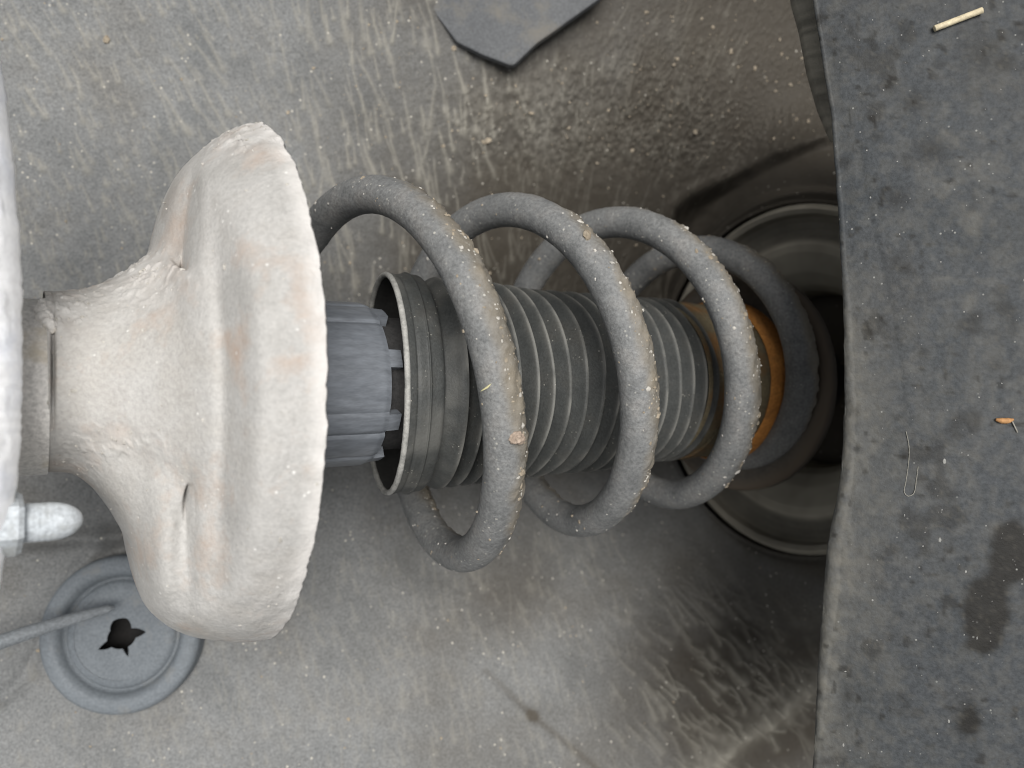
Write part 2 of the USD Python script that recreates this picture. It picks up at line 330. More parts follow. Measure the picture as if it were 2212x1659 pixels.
# end of the strut tower: concentric rings round the strut axis
prof = [(.0915, .222), (.0905, .211), (.0890, .2075), (.0868, .2060), (.0845, .2075), (.0835, .2112), (.081, .2135), (.0775, .2152), (.0745, .2158), (.0725, .2143), (.0700, .2130), (.0660, .2135), (.0560, .2180), (.0500, .2230), (.0470, .2280), (.0455, .236), (.0450, .262), (.044, .300), (.001, .302)]
pr = np.array(prof) * np.array([.93, 1]) + np.array([0, .006]); k = np.linspace(0, len(pr) - 1, 150)
rr = np.interp(k, np.arange(len(pr)), pr[:, 0]); tt = np.interp(k, np.arange(len(pr)), pr[:, 1])
V, phi = revolve(tt, rr, 200)
V = V + (.0006 * n3(V, 150, 5))[..., None] * v
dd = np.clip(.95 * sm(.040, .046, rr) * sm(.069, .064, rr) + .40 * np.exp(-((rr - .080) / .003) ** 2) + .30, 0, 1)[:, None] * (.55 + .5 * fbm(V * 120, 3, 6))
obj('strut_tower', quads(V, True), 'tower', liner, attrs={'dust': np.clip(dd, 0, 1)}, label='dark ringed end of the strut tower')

# ------------------------------------------------------------------ the strut
strut = thing('suspension_strut', 'car suspension strut with pale dusty spring seat, grey coil spring and black ribbed boot', 'suspension strut')
# damper tube
V, phi = revolve(np.linspace(-.165, t_front(107, .0238), 40), np.full(40, .0236), 120)
V = V + (n3(V, 120, 8) * .0004)[..., None] * v
obj('damper_tube', quads(V), 'tube_paint', strut)

# spring seat: profiles given by the outline in the photograph, blended round the axis
top_px = [(92, 628), (150, 628), (200, 620), (250, 600), (300, 568), (332, 530), (338, 495), (350, 440), (388, 350), (425, 312), (480, 276), (520, 264), (548, 262), (575, 272), (602, 300)]
bot_px = [(92, 1020), (150, 1022), (185, 1040), (220, 1078), (255, 1135), (282, 1200), (290, 1255), (300, 1302), (330, 1340), (370, 1366), (430, 1382), (490, 1388), (520, 1386), (552, 1376), (585, 1356)]
front = [(104, .0238), (160, .0252), (230, .0290), (300, .0346), (360, .0410), (420, .0488), (460, .0545), (484, .0582), (500, .0605), (520, .0655), (545, .0700), (580, .0730), (630, .0745), (690, .0762), (732, .0772)]
shrink = lambda c: np.stack([c[:, 0], c[:, 1] * (1 - .038 * sm(.035, .062, c[:, 1]))], -1)      # the near side bulges past the outline
tp = shrink(np.array([t_side(*q) for q in top_px])); bp = shrink(np.array([t_side(*q) for q in bot_px])); fp = np.array([(t_front(x, r), r) for x, r in front])
NP = 480
def along(c, n):
    c = np.asarray(c); s = np.r_[0, np.cumsum(np.hypot(*np.diff(c, axis=0).T))]; s /= s[-1]
    from scipy.interpolate import PchipInterpolator
    q = np.linspace(0, 1, n); return np.stack([PchipInterpolator(s, c[:, 0])(q), PchipInterpolator(s, c[:, 1])(q)], -1)
def by_t(c):
    from scipy.interpolate import PchipInterpolator
    o = [c[0]]
    for q in c[1:]:
        if q[0] > o[-1][0] + 2e-4: o.append(q)
        else: o.append((o[-1][0] + 2e-4, q[1]))
    o = np.array(o); return lambda t: PchipInterpolator(o[:, 0], o[:, 1])(np.clip(t, o[0, 0], o[-1, 0]))
t0 = max(tp[0, 0], bp[0, 0], fp[0, 0]); RIM = -.0405
NT = 260; ts = np.linspace(fp[0, 0], RIM, NT)
ft, fb, ff = by_t(tp), by_t(bp), by_t(fp)
phi = np.linspace(0, 2 * np.pi, NP, endpoint=False)
Rt, Rb, Rf = ft(ts)[:, None], fb(ts)[:, None], ff(ts)[:, None]
cph = np.cos(phi)[None, :]
ear = np.where(cph > 0, Rt, Rb)
wgt = sm(.42, .86, np.abs(cph)) * np.ones((NT, 1))
wgt = np.where(ear > Rf, sm(.45, .90, np.abs(cph)), sm(.0, .9, np.abs(cph)))
R = Rf * (1 - wgt) + ear * wgt
# crease where the cone meets the pan, slots in it, hammered skin, ragged rim
tg = t_front(489, .056)
from scipy.ndimage import gaussian_filter1d
R = gaussian_filter1d(R, 4.0, axis=0, mode='nearest')
R -= .0042 * np.exp(-((ts[:, None] - tg) / .0021) ** 2) * sm(.75, .3, np.abs(cph))
V = AX(ts[:, None] * np.ones(NP), R, np.broadcast_to(phi, R.shape)); Q = to_px(V)
def blob(x, y, sx, sy, ang=0.):
    dx, dy = Q[..., 0] - x, Q[..., 1] - y; c, s = math.cos(ang), math.sin(ang)
    return np.exp(-((dx * c + dy * s) / sx) ** 2 - ((-dx * s + dy * c) / sy) ** 2) * (np.sin(phi) > 0)
pit = blob(413, 1112, 8, 44) * .005 + blob(410, 490, 7, 40) * .005
def hollow(x, y, sl_, sr_, sy):
    dx, dy = Q[..., 0] - x, Q[..., 1] - y
    return np.exp(-(dx / np.where(dx < 0, sl_, sr_)) ** 2 - np.abs(dy / sy) ** 2.6) * sm(.22, .50, np.sin(phi))
R = R - pit - .0060 * hollow(408, 1190, 34, 17, 120) - .0125 * hollow(407, 455, 50, 17, 95) - .0035 * blob(115, 795, 4, 100)
P = AX(ts[:, None] * np.ones(NP), R, np.broadcast_to(phi, R.shape))
crust = np.exp(-((Q[..., 1] - 590) / 60) ** 2 - ((Q[..., 0] - 330) / 110) ** 2) + blob(520, 300, 90, 40) + blob(120, 680, 70, 60) + .2 * blob(600, 1280, 80, 60) + .6 * blob(260, 960, 110, 60)
R = R + .00030 * n3(P, 260, 15, 4) + .0007 * n3(P, 45, 16, 2) + np.clip(crust, 0, 1) * .0009 * sm(.5, .72, fbm(P * 420, 3, 17))
V = AX(ts[:, None] * np.ones(NP), R, np.broadcast_to(phi, R.shape))
edge_t = .0006 * (noise(np.stack([np.cos(phi) * 23, np.sin(phi) * 23, 0 * phi], -1) + 60, 18) - .5) + .0005 * (noise(np.stack([np.cos(phi) * 61, np.sin(phi) * 61, 0 * phi], -1) + 150, 19) - .5)
V = V + (sm(-.050, RIM, ts)[:, None] * edge_t[None, :])[..., None] * a
inner = AX(ts[::-1][:, None] * np.ones(NP) - .0006, np.maximum(R[::-1] - .0026, .004), np.broadcast_to(phi, R.shape)) + (sm(-.050, RIM, ts[::-1])[:, None] * edge_t[None, :])[..., None] * a
lipm = AX(np.full((1, NP), RIM + .0006), R[-1:] - .0012, phi[None]) + edge_t[None, :, None] * a
VV = np.concatenate([V, lipm, inner], 0)
rimd = sm(-.046, RIM, ts)[:, None] * (.3 + .9 * fbm(V * 300, 2, 20))
d1 = np.clip(rimd * .9 + np.clip(crust, 0, 1) * .5 * fbm(V * 400, 3, 22) * 1.5, 0, 1)
d2 = np.clip(.75 * sm(.3, .62, fbm(V * 220, 4, 23)) * np.clip(crust, 0, 1) * .7 + .8 * np.clip(pit / .006, 0, 1) + .5 * blob(378, 450, 40, 75), 0, .9)  # crust grime, and grime with painted shade in the ear hollow and slots
pad1, pad2 = np.zeros((1 + NT, NP)), np.zeros((1 + NT, NP)); pad1[0] = .7
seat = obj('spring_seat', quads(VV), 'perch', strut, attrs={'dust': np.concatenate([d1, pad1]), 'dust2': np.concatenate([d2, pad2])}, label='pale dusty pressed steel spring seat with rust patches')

bead = []
for i_, (bx, by, br_) in enumerate([(98, 640, .0016), (94, 656, .0018), (97, 672, .0019), (104, 688, .0016), (110, 700, .0010), (96, 985, .0016), (94, 1000, .0017), (100, 1014, .0014), (104, 968, .0012)]):
    tt_ = t_front(104, .0238); hh = np.clip((827 - by) * (HC - AX(tt_, .024, np.pi / 2)[2]) / F / .0240, -.97, .97)
    c_ = AX(tt_ + (bx - 100) * .00011, .0240, np.arccos(hh)); bead.append(lump(c_, br_, 40 + i_, (1.1, 1, .8), rough=.35))
for grp in (bead[:5],):
    obj('weld_bead', (np.vstack([q_v for q_v, _ in grp]), np.vstack([q_f + k_ * len(q_v) for k_, (q_v, q_f) in enumerate(grp)])), 'tube_paint', strut)

# coil spring
phis = np.linspace(-.72 * np.pi, 7.62 * np.pi, 1400); nn = phis / (2 * np.pi)
late = sm(5.0 * np.pi, 6.0 * np.pi, phis)
tsp = T0 * 0 + P1 * nn + P2 * nn * nn - .0035 * sm(5.2 * np.pi, 6.6 * np.pi, phis) - .030 * np.clip((phis - 6.9 * np.pi) / (2 * np.pi), 0, None)
tsp = np.where(nn < 0, tsp - .05 * np.clip(-nn - .08, 0, None), tsp)
Rsp = .062 + R2 * nn - .0075 * late
path = SC + tsp[:, None] * sa + Rsp[:, None] * (np.cos(phis)[:, None] * su + np.sin(phis)[:, None] * sv)
cv, cf = tube(path, WIRE, 40, up=tuple(sa))
T = np.gradient(path, axis=0)
cn = cv[:-2].reshape(len(path), 40, 3) - path[:, None]; cn = cn / np.linalg.norm(cn, axis=-1, keepdims=True)
C3 = cv[:-2].reshape(len(path), 40, 3)
side = cn[..., 0] * .8 + cn[..., 1] * .25 + cn[..., 2] * .35
cd = sm(.35, .85, side + .35 * n3(C3, 130, 33, 3)) * (.45 + .6 * fbm(C3 * 350, 3, 34))
bmp = cd * .0011 * sm(.42, .7, fbm(C3 * 480, 3, 35)) + .00010 * n3(C3, 500, 36, 2)
C3 = C3 + cn * bmp[..., None]; cv[:-2] = C3.reshape(-1, 3)
coil = obj('coil_spring', (cv, cf), 'coil', strut, attrs={'dust': np.r_[np.clip(cd.ravel(), 0, 1), 0, 0]}, label='grey coil spring crusted with brown dust on one side')

# bump stop: grooved sleeve with a notched end
tb0, tb1 = -.062, t_front(848, .0268)
phi = np.linspace(0, 2 * np.pi, 240, endpoint=False)
tt = np.linspace(tb0, tb1, 90)
groove = sum(g * np.exp(-((phi - c) / w) ** 2) for c, g, w in [(np.pi / 2 - .80, .0009, .02), (np.pi / 2 + .33, .0008, .016), (np.pi / 2 + .62, .0009, .02), (np.pi / 2 - 1.2, .0007, .02), (np.pi / 2 + 1.05, .0009, .025)])
Rb_ = .0268 - groove[None, :] - .0005 * sm(tb1 - .002, tb1, tt)[:, None] + 0 * tt[:, None]
Rb_ = Rb_ + .00004 * n3(np.stack([phi * 9, 0 * phi, 0 * phi], -1), 3, 40)[None]
V, _ = revolve(tt, Rb_, 240)
ring = AX(np.full((1, 240), tb1), np.full((1, 240), .0215), phi[None])
obj('bump_stop', quads(np.concatenate([V, ring])), 'bumpstop', strut, label='smooth blue grey sleeve of the bump stop', smooth=40)
def arc_block(p0, p1, t0_, t1_, r0, r1, n=8):
    ph_ = np.linspace(p0, p1, n); V_ = np.stack([AX(t0_, r0, ph_), AX(t0_, r1, ph_), AX(t1_, r1 - .0004, ph_), AX(t1_, r0, ph_)], 1)
    v_ = V_.reshape(-1, 3); f = []
    for i in range(n - 1):
        for j in range(4):
            f.append([i * 4 + j, i * 4 + (j + 1) % 4, (i + 1) * 4 + (j + 1) % 4, (i + 1) * 4 + j])
    f += [[0, 3, 2, 1], [(n - 1) * 4 + k_ for k_ in (0, 1, 2, 3)]]
    return v_, np.array(f)[:, ::-1]
bs = stage.GetPrimAtPath('/World/suspension_strut/bump_stop')
for k, c in enumerate(np.arange(0, 2 * np.pi, np.pi / 4) + .48):
    obj('tooth', arc_block(c - .11, c + .11, tb1 - .0006, tb1 + .0042, .0215, .0262), 'bumpstop', UsdGeom.Mesh(bs), smooth=False)
V, _ = revolve(np.linspace(tb1 - .01, .16, 20), np.full(20, .0222), 96)
obj('inner_sleeve', quads(V), 'dark_foam', strut)

# dust boot: cuff and convolutions at the columns where the photograph shows them
lipx = 882
RB = .0372
crest_px = [1012, 1048, 1085, 1126, 1165, 1199, 1236, 1274, 1313, 1348, 1383, 1420, 1453, 1484, 1512, 1538, 1562]
tilt0 = .235
def tilt(t): return tilt0 * (1 - sm(.0, .070, t))
def t_front_tilt(xp, r):
    lo, hi = -.1, .3
    for _ in range(50):
        m = (lo + hi) / 2
        P_ = AX(m, r, np.pi / 2) - r * math.sin(float(tilt(m))) * a
        if to_px(P_)[0] < xp: lo = m
        else: hi = m
    return lo
def radius(t): return .0372 - .0030 * sm(0, .13, t)
tl = t_front_tilt(lipx, RB)
pts = [(tl, RB), (t_front_tilt(900, RB), RB - .0002), (t_front_tilt(905, RB), RB - .0006), (t_front_tilt(911, RB), RB - .0002), (t_front_tilt(927, RB), RB + .0001), (t_front_tilt(931, RB), RB + .0006), (t_front_tilt(936, RB), RB), (t_front_tilt(955, RB), RB - .0001), (t_front_tilt(963, RB), RB - .0007), (t_front_tilt(967, RB), RB - .0034), (t_front_tilt(973, RB), RB - .0046)]
prevc = None
for i, c in enumerate(crest_px):
    tc = t_front_tilt(c, .0362); rc = float(radius(tc))
    pr_ = crest_px[i - 1] if i else 975
    tprev = t_front_tilt(pr_, .0362); w = tc - tprev
    if i == 0: pts += [(tc - .62 * w, rc - .0022), (tc - .3 * w, rc - .0006), (tc - .1 * w, rc - .0001), (tc, rc), (tc + .06 * w, rc - .0010)]
    else: pts += [(tprev + .20 * w, rc - .0060), (tprev + .36 * w, rc - .0066), (tprev + .55 * w, rc - .0048), (tprev + .76 * w, rc - .0020), (tc - .1 * w, rc - .0001), (tc, rc), (tc + .05 * w, rc - .0009)]
pts.append((pts[-1][0] + .002, pts[-1][1] - .006)); pts.append((pts[-1][0] + .001, .020))
pp = np.array(pts); kk = np.linspace(0, len(pp) - 1, 700)
from scipy.interpolate import PchipInterpolator
bt, br = PchipInterpolator(np.arange(len(pp)), pp[:, 0])(kk), PchipInterpolator(np.arange(len(pp)), pp[:, 1])(kk)
tcs = np.array([t_front_tilt(c, .0362) for c in crest_px])
NB = 200; phi = np.linspace(0, 2 * np.pi, NB, endpoint=False)
def boot_surf(t_, r_):
    R_ = r_[:, None] * np.ones(NB); Tt = t_[:, None] - R_ * np.sin(phi) * np.sin(tilt(t_))[:, None]
    wv = .0004 * np.sin(3 * phi + t_[:, None] * 60) + .0003 * np.sin(5 * phi - t_[:, None] * 140)
    return AX(Tt, R_ + wv * sm(.03, .06, t_)[:, None], np.broadcast_to(phi, R_.shape))
V = boot_surf(bt, br)
crest = np.exp(-(np.min(np.abs(bt[:, None] - tcs[None]), axis=1) / .0008) ** 2)
bd = crest[:, None] * (.25 + .75 * sm(.35, .65, fbm(V * 130, 3, 44))) * .66 + .28 * sm(.4, .7, fbm(V * 90, 3, 45)) * (bt < tl + .02)[:, None] + .06
boot = obj('dust_boot', quads(V), 'boot', strut, attrs={'dust': np.clip(bd, 0, 1)}, label='black ribbed rubber dust boot with an open end')
it = np.linspace(tl, tl + .06, 40); V = boot_surf(it, RB - .0014 - .0085 * sm(tl + .006, tl + .016, it))
obj('inside_wall', quads(V, True), 'boot_inside', boot)
lp = boot_surf(np.array([tl]), np.array([RB - .0007]))[0]; lp = np.vstack([lp, lp[:1]])
lv, lfc = tube(lp, .00085 + .0002 * noise(lp * 300, 3), 10, cap=False, up=tuple(a))
obj('rim', (lv, lfc), 'boot_lip', boot)

# upper end: dusty cup with a rust ring, spring pad
tq = t_front(1712, .0345)
V, _ = revolve(np.array([pp[-3, 0] - .004, pp[-3, 0] + .006, pp[-3, 0] + .0065, pp[-3, 0] + .012, pp[-3, 0] + .0125, tq - .004, tq]), np.array([.0325, .0330, .0336, .0338, .0332, .0338, .0340]), 120)
cup = obj('upper_cup', quads(V), 'cup', strut, label='brown dusty cup at the upper end of the boot', smooth=40)
V, _ = revolve(np.linspace(tq - .0135, tq + .0005, 12), .0345 + .0014 * np.sin(np.linspace(0, np.pi, 12)) ** .6, 120)
obj('rust_ring', quads(V), 'rust', cup, label='orange rust band')
tpd = t_front(1796, .0500)
V, _ = revolve(np.array([tpd - .004, tpd - .005, tpd - .004, tpd - .001, tpd, tpd + .004, tpd + .005]), np.array([.030, .044, .0485, .0498, .0502, .0500, .030]), 140)
V = V + (.0005 * n3(V, 200, 50))[..., None] * v
obj('spring_pad', quads(V), 'pad', strut, attrs={'dust': np.repeat([0, .2, .9, 1, .9, .3, 0], 140)}, label='brown edged pad under the end coil')
V, _ = revolve(np.array([tq, tq + .02, tq + .06]), np.array([.020, .020, .018]), 60)
obj('upper_mount', quads(V), 'dark_foam', strut)

# ------------------------------------------------------------------ fender edge at the right
ED = .225
edge = np.array([(1752, -260), (1760, -60), (1772, 40), (1790, 150), (1806, 260), (1816, 400), (1826, 560), (1832, 700), (1834, 830), (1830, 950), (1822, 1050), (1800, 1160), (1790, 1250), (1782, 1350), (1774, 1480), (1768, 1600), (1762, 1760), (1756, 1950)], float)
yy_ = np.linspace(-260, 1950, 460); ex = PchipInterpolator(edge[:, 1], edge[:, 0])(yy_)
ex = ex + 2.0 * (noise(np.stack([yy_ / 34, 0 * yy_, 0 * yy_], -1) + 7, 3) - .5) + 1.6 * (noise(np.stack([yy_ / 9, 0 * yy_, 0 * yy_], -1) + 7, 4) - .5) * sm(500, 900, yy_)
lipw = np.interp(yy_, [-260, 300, 600, 900, 1300, 1500, 1700, 1950], [6, 7, 10, 18, 24, 14, 8, 8])     # width of the rolled edge
s_col = np.concatenate([[-3, -2.2, -1.4, -.7], np.linspace(0, 1, 14), 1 + np.linspace(0, 1, 220)[1:] ** 1.25 * 1])
E0 = px(ex, yy_, ED)
U = np.zeros((len(yy_), len(s_col), 3)); mpp = ED / F
for j, s in enumerate(s_col):
    if s < 0:                                    # turned in flange behind the edge
        q = -s / 3; U[:, j] = E0 + np.stack([.019 * q + 0 * yy_, 0 * yy_, -.003 - .030 * q + 0 * yy_], -1)
    elif s <= 1:
        ang = s * math.pi / 2
        U[:, j] = E0 + np.stack([lipw * mpp * (1 - math.cos(ang)), 0 * yy_, -.0030 + lipw * mpp * 0.9 * math.sin(ang)], -1)
    else:
        q = s - 1; w = .21 * q
        U[:, j] = E0 + np.stack([lipw * mpp + w, 0 * yy_, -.0030 + lipw * mpp * .9 + .030 * (1 - np.exp(-w / .03)) * .35 + .10 * w + 0 * yy_], -1)
QF = to_px(U); fx, fy = QF[..., 0], QF[..., 1]
face = np.maximum(s_col - 1, 0)[None, :] * np.ones((len(yy_), 1))
hol = sm(0, .02, face)
U[..., 2] += ((s_col[None] > .2) * np.exp(-face / .01)) * sm(350, 800, fy) * .0007 * n3(U, 260, 59, 3)
U[..., 2] += hol * (.0012 * n3(U, 28, 60, 2) + .00014 * n3(U, 300, 61, 3))
cre = PchipInterpolator([-300, 60, 330, 500, 690, 900, 2000], [1835, 1842, 1862, 1893, 1935, 1960, 1990])(fy)
U[..., 2] += sm(-3, 3, fx - cre) * .0002 * sm(150, 400, fy) * sm(1000, 800, fy)
def fb_(x, y, sx, sy, ang=0.):
    dx, dy = fx - x, fy - y; c, s = math.cos(ang), math.sin(ang)
    return np.exp(-((dx * c + dy * s) / sx) ** 2 - ((-dx * s + dy * c) / sy) ** 2)
wv = np.stack([fx, fy, 0 * fx], -1)
lipd = np.where(s_col[None, :] <= 1, 1.0, 0.0) * np.ones_like(fx) + np.exp(-face / .03) * (face > 0)
lipd = lipd * sm(450, 800, fy) * (.35 + .75 * fbm(wv / 22, 3, 62)) * .34 + .04 * lipd * sm(500, 200, fy)
def poly_mask(pts, soft=10):
    pg = Polygon(pts); prepare(pg); i = contains_xy(pg, fx + 14 * (noise(wv / 17, 66) - .5), fy + 14 * (noise(wv / 17, 67) - .5))
    return i * 1.0
stain = poly_mask([(2128, 1240), (2150, 1135), (2190, 1122), (2230, 1150), (2230, 1240), (2185, 1265), (2178, 1300), (2182, 1345), (2165, 1395), (2125, 1415), (2085, 1400), (2082, 1345), (2075, 1300), (2095, 1265)]) * .85
stain += .85 * fb_(2088, 1552, 24, 40) + .55 * fb_(2010, 325, 40, 30) + .5 * fb_(1975, 220, 30, 25) + .85 * fb_(1993, 762, 9, 11) + .9 * fb_(1834, 1502, 7, 11) + .7 * fb_(2150, 790, 14, 10) + .5 * fb_(2120, 120, 40, 50) + .5 * fb_(1935, 430, 30, 22)
from scipy.ndimage import gaussian_filter
stain = gaussian_filter(np.clip(stain * 1.15, 0, 1), 1.0)
stain += .5 * sm(.62, .78, fbm(wv / 70, 3, 63)) + .6 * sm(.78, .88, noise(wv / 17, 64)) * sm(.5, .6, noise(wv / 90, 65))
scuff = .10 * sm(.4, .7, fbm(wv / 16, 4, 68)) + .05 * sm(.5, .75, fbm(wv / np.array([45, 80, 1]), 4, 58)) + .17 * sm(.55, .72, fbm(wv / 60, 4, 69)) * (np.exp(-((fx - 2040) / 80) ** 2 - ((fy - 300) / 120) ** 2) + np.exp(-((fx - 2080) / 130) ** 2 - ((fy - 560) / 200) ** 2) + .6 * np.exp(-((fx - 2100) / 110) ** 2 - ((fy - 1130) / 180) ** 2))
scuff += .35 * sm(.78, .84, noise(wv / 6.5, 70)) * stain
fend = thing('fender_panel', 'dark grey scuffed plastic fender panel along the right side', 'fender panel')
fm = obj('panel', (U.reshape(-1, 3), grid_faces(len(yy_), len(s_col))), 'fender', fend, attrs={'dust': np.clip((lipd + scuff) * (1 - .85 * np.clip(stain, 0, 1)), 0, .9), 'dust2': np.clip(stain, 0, .9)})
# brown flange seen past its edge at the top
y2 = np.linspace(-200, 300, 60); x2 = np.interp(y2, [-200, 0, 60, 150, 230, 290, 300], [1690, 1718, 1735, 1752, 1775, 1800, 1806])
L = px(x2, y2, ED + .028); G = np.stack([L + np.array([.0, 0, -.004]), L, L + np.array([.004, 0, .003]), L + np.array([.022, 0, .006])], 1)
obj('flange', (G.reshape(-1, 3), grid_faces(60, 4)), 'tower', fend, attrs={'dust': np.clip(np.tile([.2, .5, .4, .3], 60) * (.3 + 1.2 * noise(np.stack([np.arange(240) * .7, 0 * np.arange(240), 0 * np.arange(240)], -1), 9)), 0, 1)}, label='dusty brown flange behind the panel edge')

def on_fender(x, y, lift=0.0):
    i = np.unravel_index(np.argmin(np.where(s_col[None] > 1, (fx - x) ** 2 + (fy - y) ** 2, 1e12)), fx.shape)
    d = HC - U[i][2] - lift
    return px(x, y, d)

# ------------------------------------------------------------------ flap at the top
def plate(pts, d, thick, name, mat_, parent=None, tilt_=(0, 0), bev=.0007, n=0):
    from shapely import Polygon as Pg
    P_ = np.array([px(x, y, d)[:2] for x, y in pts]); pg = Pg(P_).buffer(.003).buffer(-.006).buffer(.003)
    o = np.array(pg.exterior.coords)[:-1]
    seg = np.r_[0, np.cumsum(np.hypot(*np.diff(np.vstack([o, o[:1]]), axis=0).T))]; q = np.linspace(0, seg[-1], 160, endpoint=False)
    o = np.stack([np.interp(q, seg, np.r_[o[:, k], o[0, k]]) for k in (0, 1)], 1); c = o.mean(0)
    rings = []
    for off, z in ((0, -thick), (0, -bev), (bev * .3, -bev * .3), (bev, 0), (.004, .0001), (.010, .0002)):
        k = 1 - off / np.hypot(*(o - c).T)[:, None]; oo = c + (o - c) * k
        zz_ = HC - d + z + tilt_[0] * (oo[:, 0] - c[0]) + tilt_[1] * (oo[:, 1] - c[1])
        zz_ = zz_ + .0005 * n3(np.c_[oo, 0 * zz_], 60, 77)
        rings.append(np.c_[oo, zz_])
    V_ = np.array(rings); ve = V_.reshape(-1, 3); f = grid_faces(len(rings), 160, True); f = np.vstack([f[:, [0, 1, 2]], f[:, [0, 2, 3]]])
    ve = np.vstack([ve, V_[-1].mean(0)]); k = len(ve) - 1; b = (len(rings) - 1) * 160; j = np.arange(160)
    f = np.vstack([f, np.stack([b + j, b + (j + 1) % 160, np.full(160, k)], 1)])
    return obj(name, (ve, f), mat_, parent, smooth=35)
fl = plate([(860, -190), (905, -40), (940, 25), (985, 82), (1040, 108), (1108, 133), (1160, 85), (1215, 48), (1300, -10), (1420, -190)], .340, .0035, 'liner_flap', 'flap', None, (0, .12))
tag(fl, 'dark grey pointed plastic flap hanging in from the top edge', 'flap')

# ------------------------------------------------------------------ grommet with a star cut
gd = liner_z(262, 1368) - .016 - .003; gc = px(262, 1370, gd)
gro = thing('rubber_grommet', 'round blue grey rubber grommet with a star cut in its middle', 'grommet')
nx = np.array([.08, .10, 1.0]); nx /= np.linalg.norm(nx); ge = np.cross([0, 1, 0], nx); ge /= np.linalg.norm(ge); gf = np.cross(nx, ge)
def gring(pr_, n=280, hole_dark=None):
    q = np.linspace(0, 2 * np.pi, n, endpoint=False); out = []
    for r_, z_ in pr_:
        rr_ = r_ if np.ndim(r_) else np.full(n, r_)
        out.append(gc + rr_[:, None] * (np.cos(q)[:, None] * ge + np.sin(q)[:, None] * gf) + z_ * nx)
    return np.array(out)
s_ = gd / F
q = np.linspace(0, 2 * np.pi, 280, endpoint=False)
star = np.interp(np.degrees(q), [5, 30, 68, 121, 160, 205, 214, 236, 281, 291, 303, 348, 365], [53, 26, 36, 33, 23, 30, 54, 31, 30, 50, 31, 33, 53], period=360) * s_
dz = [(168 * s_, -.006), (168 * s_, .000), (165 * s_, .0018), (157 * s_, .0030), (140 * s_, .0034), (130 * s_, .0026), (123 * s_, .0004), (119 * s_, -.0026), (114 * s_, -.0004), (108 * s_, .0012), (95 * s_, .0016)]
obj('flange', quads(gring(dz), True), 'grommet', gro)
mid = [((95 * s_) * (1 - k_) + star * k_, .0014 - .0004 * k_) for k_ in np.linspace(0, 1, 10)] + [(star, .0006), (star * 1.12, -.0004), (star * 1.5, -.004)]
obj('web', quads(gring([(m_ if np.ndim(m_) else np.full(280, m_), z_) for m_, z_ in mid]), True), 'grommet', gro)
obj('hole_dark', quads(gring([(110 * s_, -.0120), (50 * s_, -.0130), (.00001, -.0135)]), True), 'black', gro, label='black disc standing in for the dark of the star cut')  # disc coloured black to paint the darkness inside the cut

# ------------------------------------------------------------------ rod across the grommet
q = np.linspace(0, 1, 60); P0, P1_, = px(-160, 1446, .285), px(246, 1312, gd - .008)
path = P0 + (P1_ - P0) * q[:, None] + np.array([0, .0012, 0]) * np.sin(q * np.pi)[:, None]
rv, rf = tube(path, np.interp(q, [0, .5, .85, .97, 1], [.0031, .0028, .0022, .0016, .0006]), 20)
tag(obj('wire_rod', (rv, rf), 'rod'), 'thin tapering blue grey rod pointing across the rubber grommet', 'rod')

# ------------------------------------------------------------------ knuckle bracket at the left edge and its bolt
kd = .170
yk = np.linspace(-200, 1500, 300); xk = PchipInterpolator([-200, 0, 130, 280, 440, 600, 800, 950, 1080, 1200, 1300, 1500], [-75, -28, 1, 21, 36, 45, 48, 44, 34, 12, -8, -60])(yk)
xk = xk - 16 + 4 * (noise(np.stack([yk / 40, 0 * yk, 0 * yk], -1) + 3, 5) - .5) + 3 * (noise(np.stack([yk / 12, 0 * yk, 0 * yk], -1) + 3, 6) - .5)
E = px(xk, yk, kd); angs = np.linspace(-.2, 1, 26) * math.pi / 2
K = np.stack([E + np.stack([-.006 * (1 - math.cos(t_)) + 0 * yk, 0 * yk, .010 * math.sin(t_) + 0 * yk], -1) for t_ in angs] + [E + np.array([-.02 - .01 * k_, 0, .010 - .0005 * k_]) for k_ in range(6)], 1)
K = np.concatenate([(E * np.array([1 + .022 / kd, 1 + .022 / kd, 1]) + np.array([-.006, 0, -.022]))[:, None], K], 1)
K[..., 2] += .0011 * n3(K * np.array([1, .35, 1]), 130, 90, 3); K[..., 0] += .0006 * n3(K, 160, 91, 3) * (K[..., 2] > HC - kd + .002)
tag(obj('knuckle_bracket', (K.reshape(-1, 3), grid_faces(300, K.shape[1])[:, ::-1]), 'knuckle'), 'bright white cast metal bracket edge along the left side', 'bracket')
bolt = thing('bracket_bolt', 'pale round ended bolt with its nut sticking out beside the white bracket', 'bolt')
bd_ = .172; b0, b1 = px(-40, 1136, bd_), px(179, 1122, bd_ + .012)
ax = (b1 - b0) / np.linalg.norm(b1 - b0); rb = 43 * bd_ / F
Lb = np.linalg.norm(b1 - b0); q = np.linspace(0, 1, 90)
zq = np.concatenate([np.linspace(0, Lb - rb * 1.5, 60), Lb - rb * 1.5 + rb * 1.5 * np.sin(np.linspace(0, np.pi / 2, 16))[1:]])
rq = np.concatenate([rb + .00003 * np.sin(np.linspace(0, Lb - rb * 1.5, 60) / .00125 * 2 * np.pi), rb * np.cos(np.linspace(0, np.pi / 2, 16))[1:] + 1e-5])
bv, bf = tube(b0 + zq[:, None] * ax, rq, 28)
obj('shank', (bv, bf), 'bolt', bolt)
e1 = np.cross(ax, [0, 1, 0]); e1 /= np.linalg.norm(e1); e2 = np.cross(ax, e1)
def hexring(z_, r_): 
    an = np.arange(6) * np.pi / 3 + .35; return b0 + z_ * ax + r_ * (np.cos(an)[:, None] * e1 + np.sin(an)[:, None] * e2)
zn = np.linalg.norm(px(34, 1130, bd_) - b0)
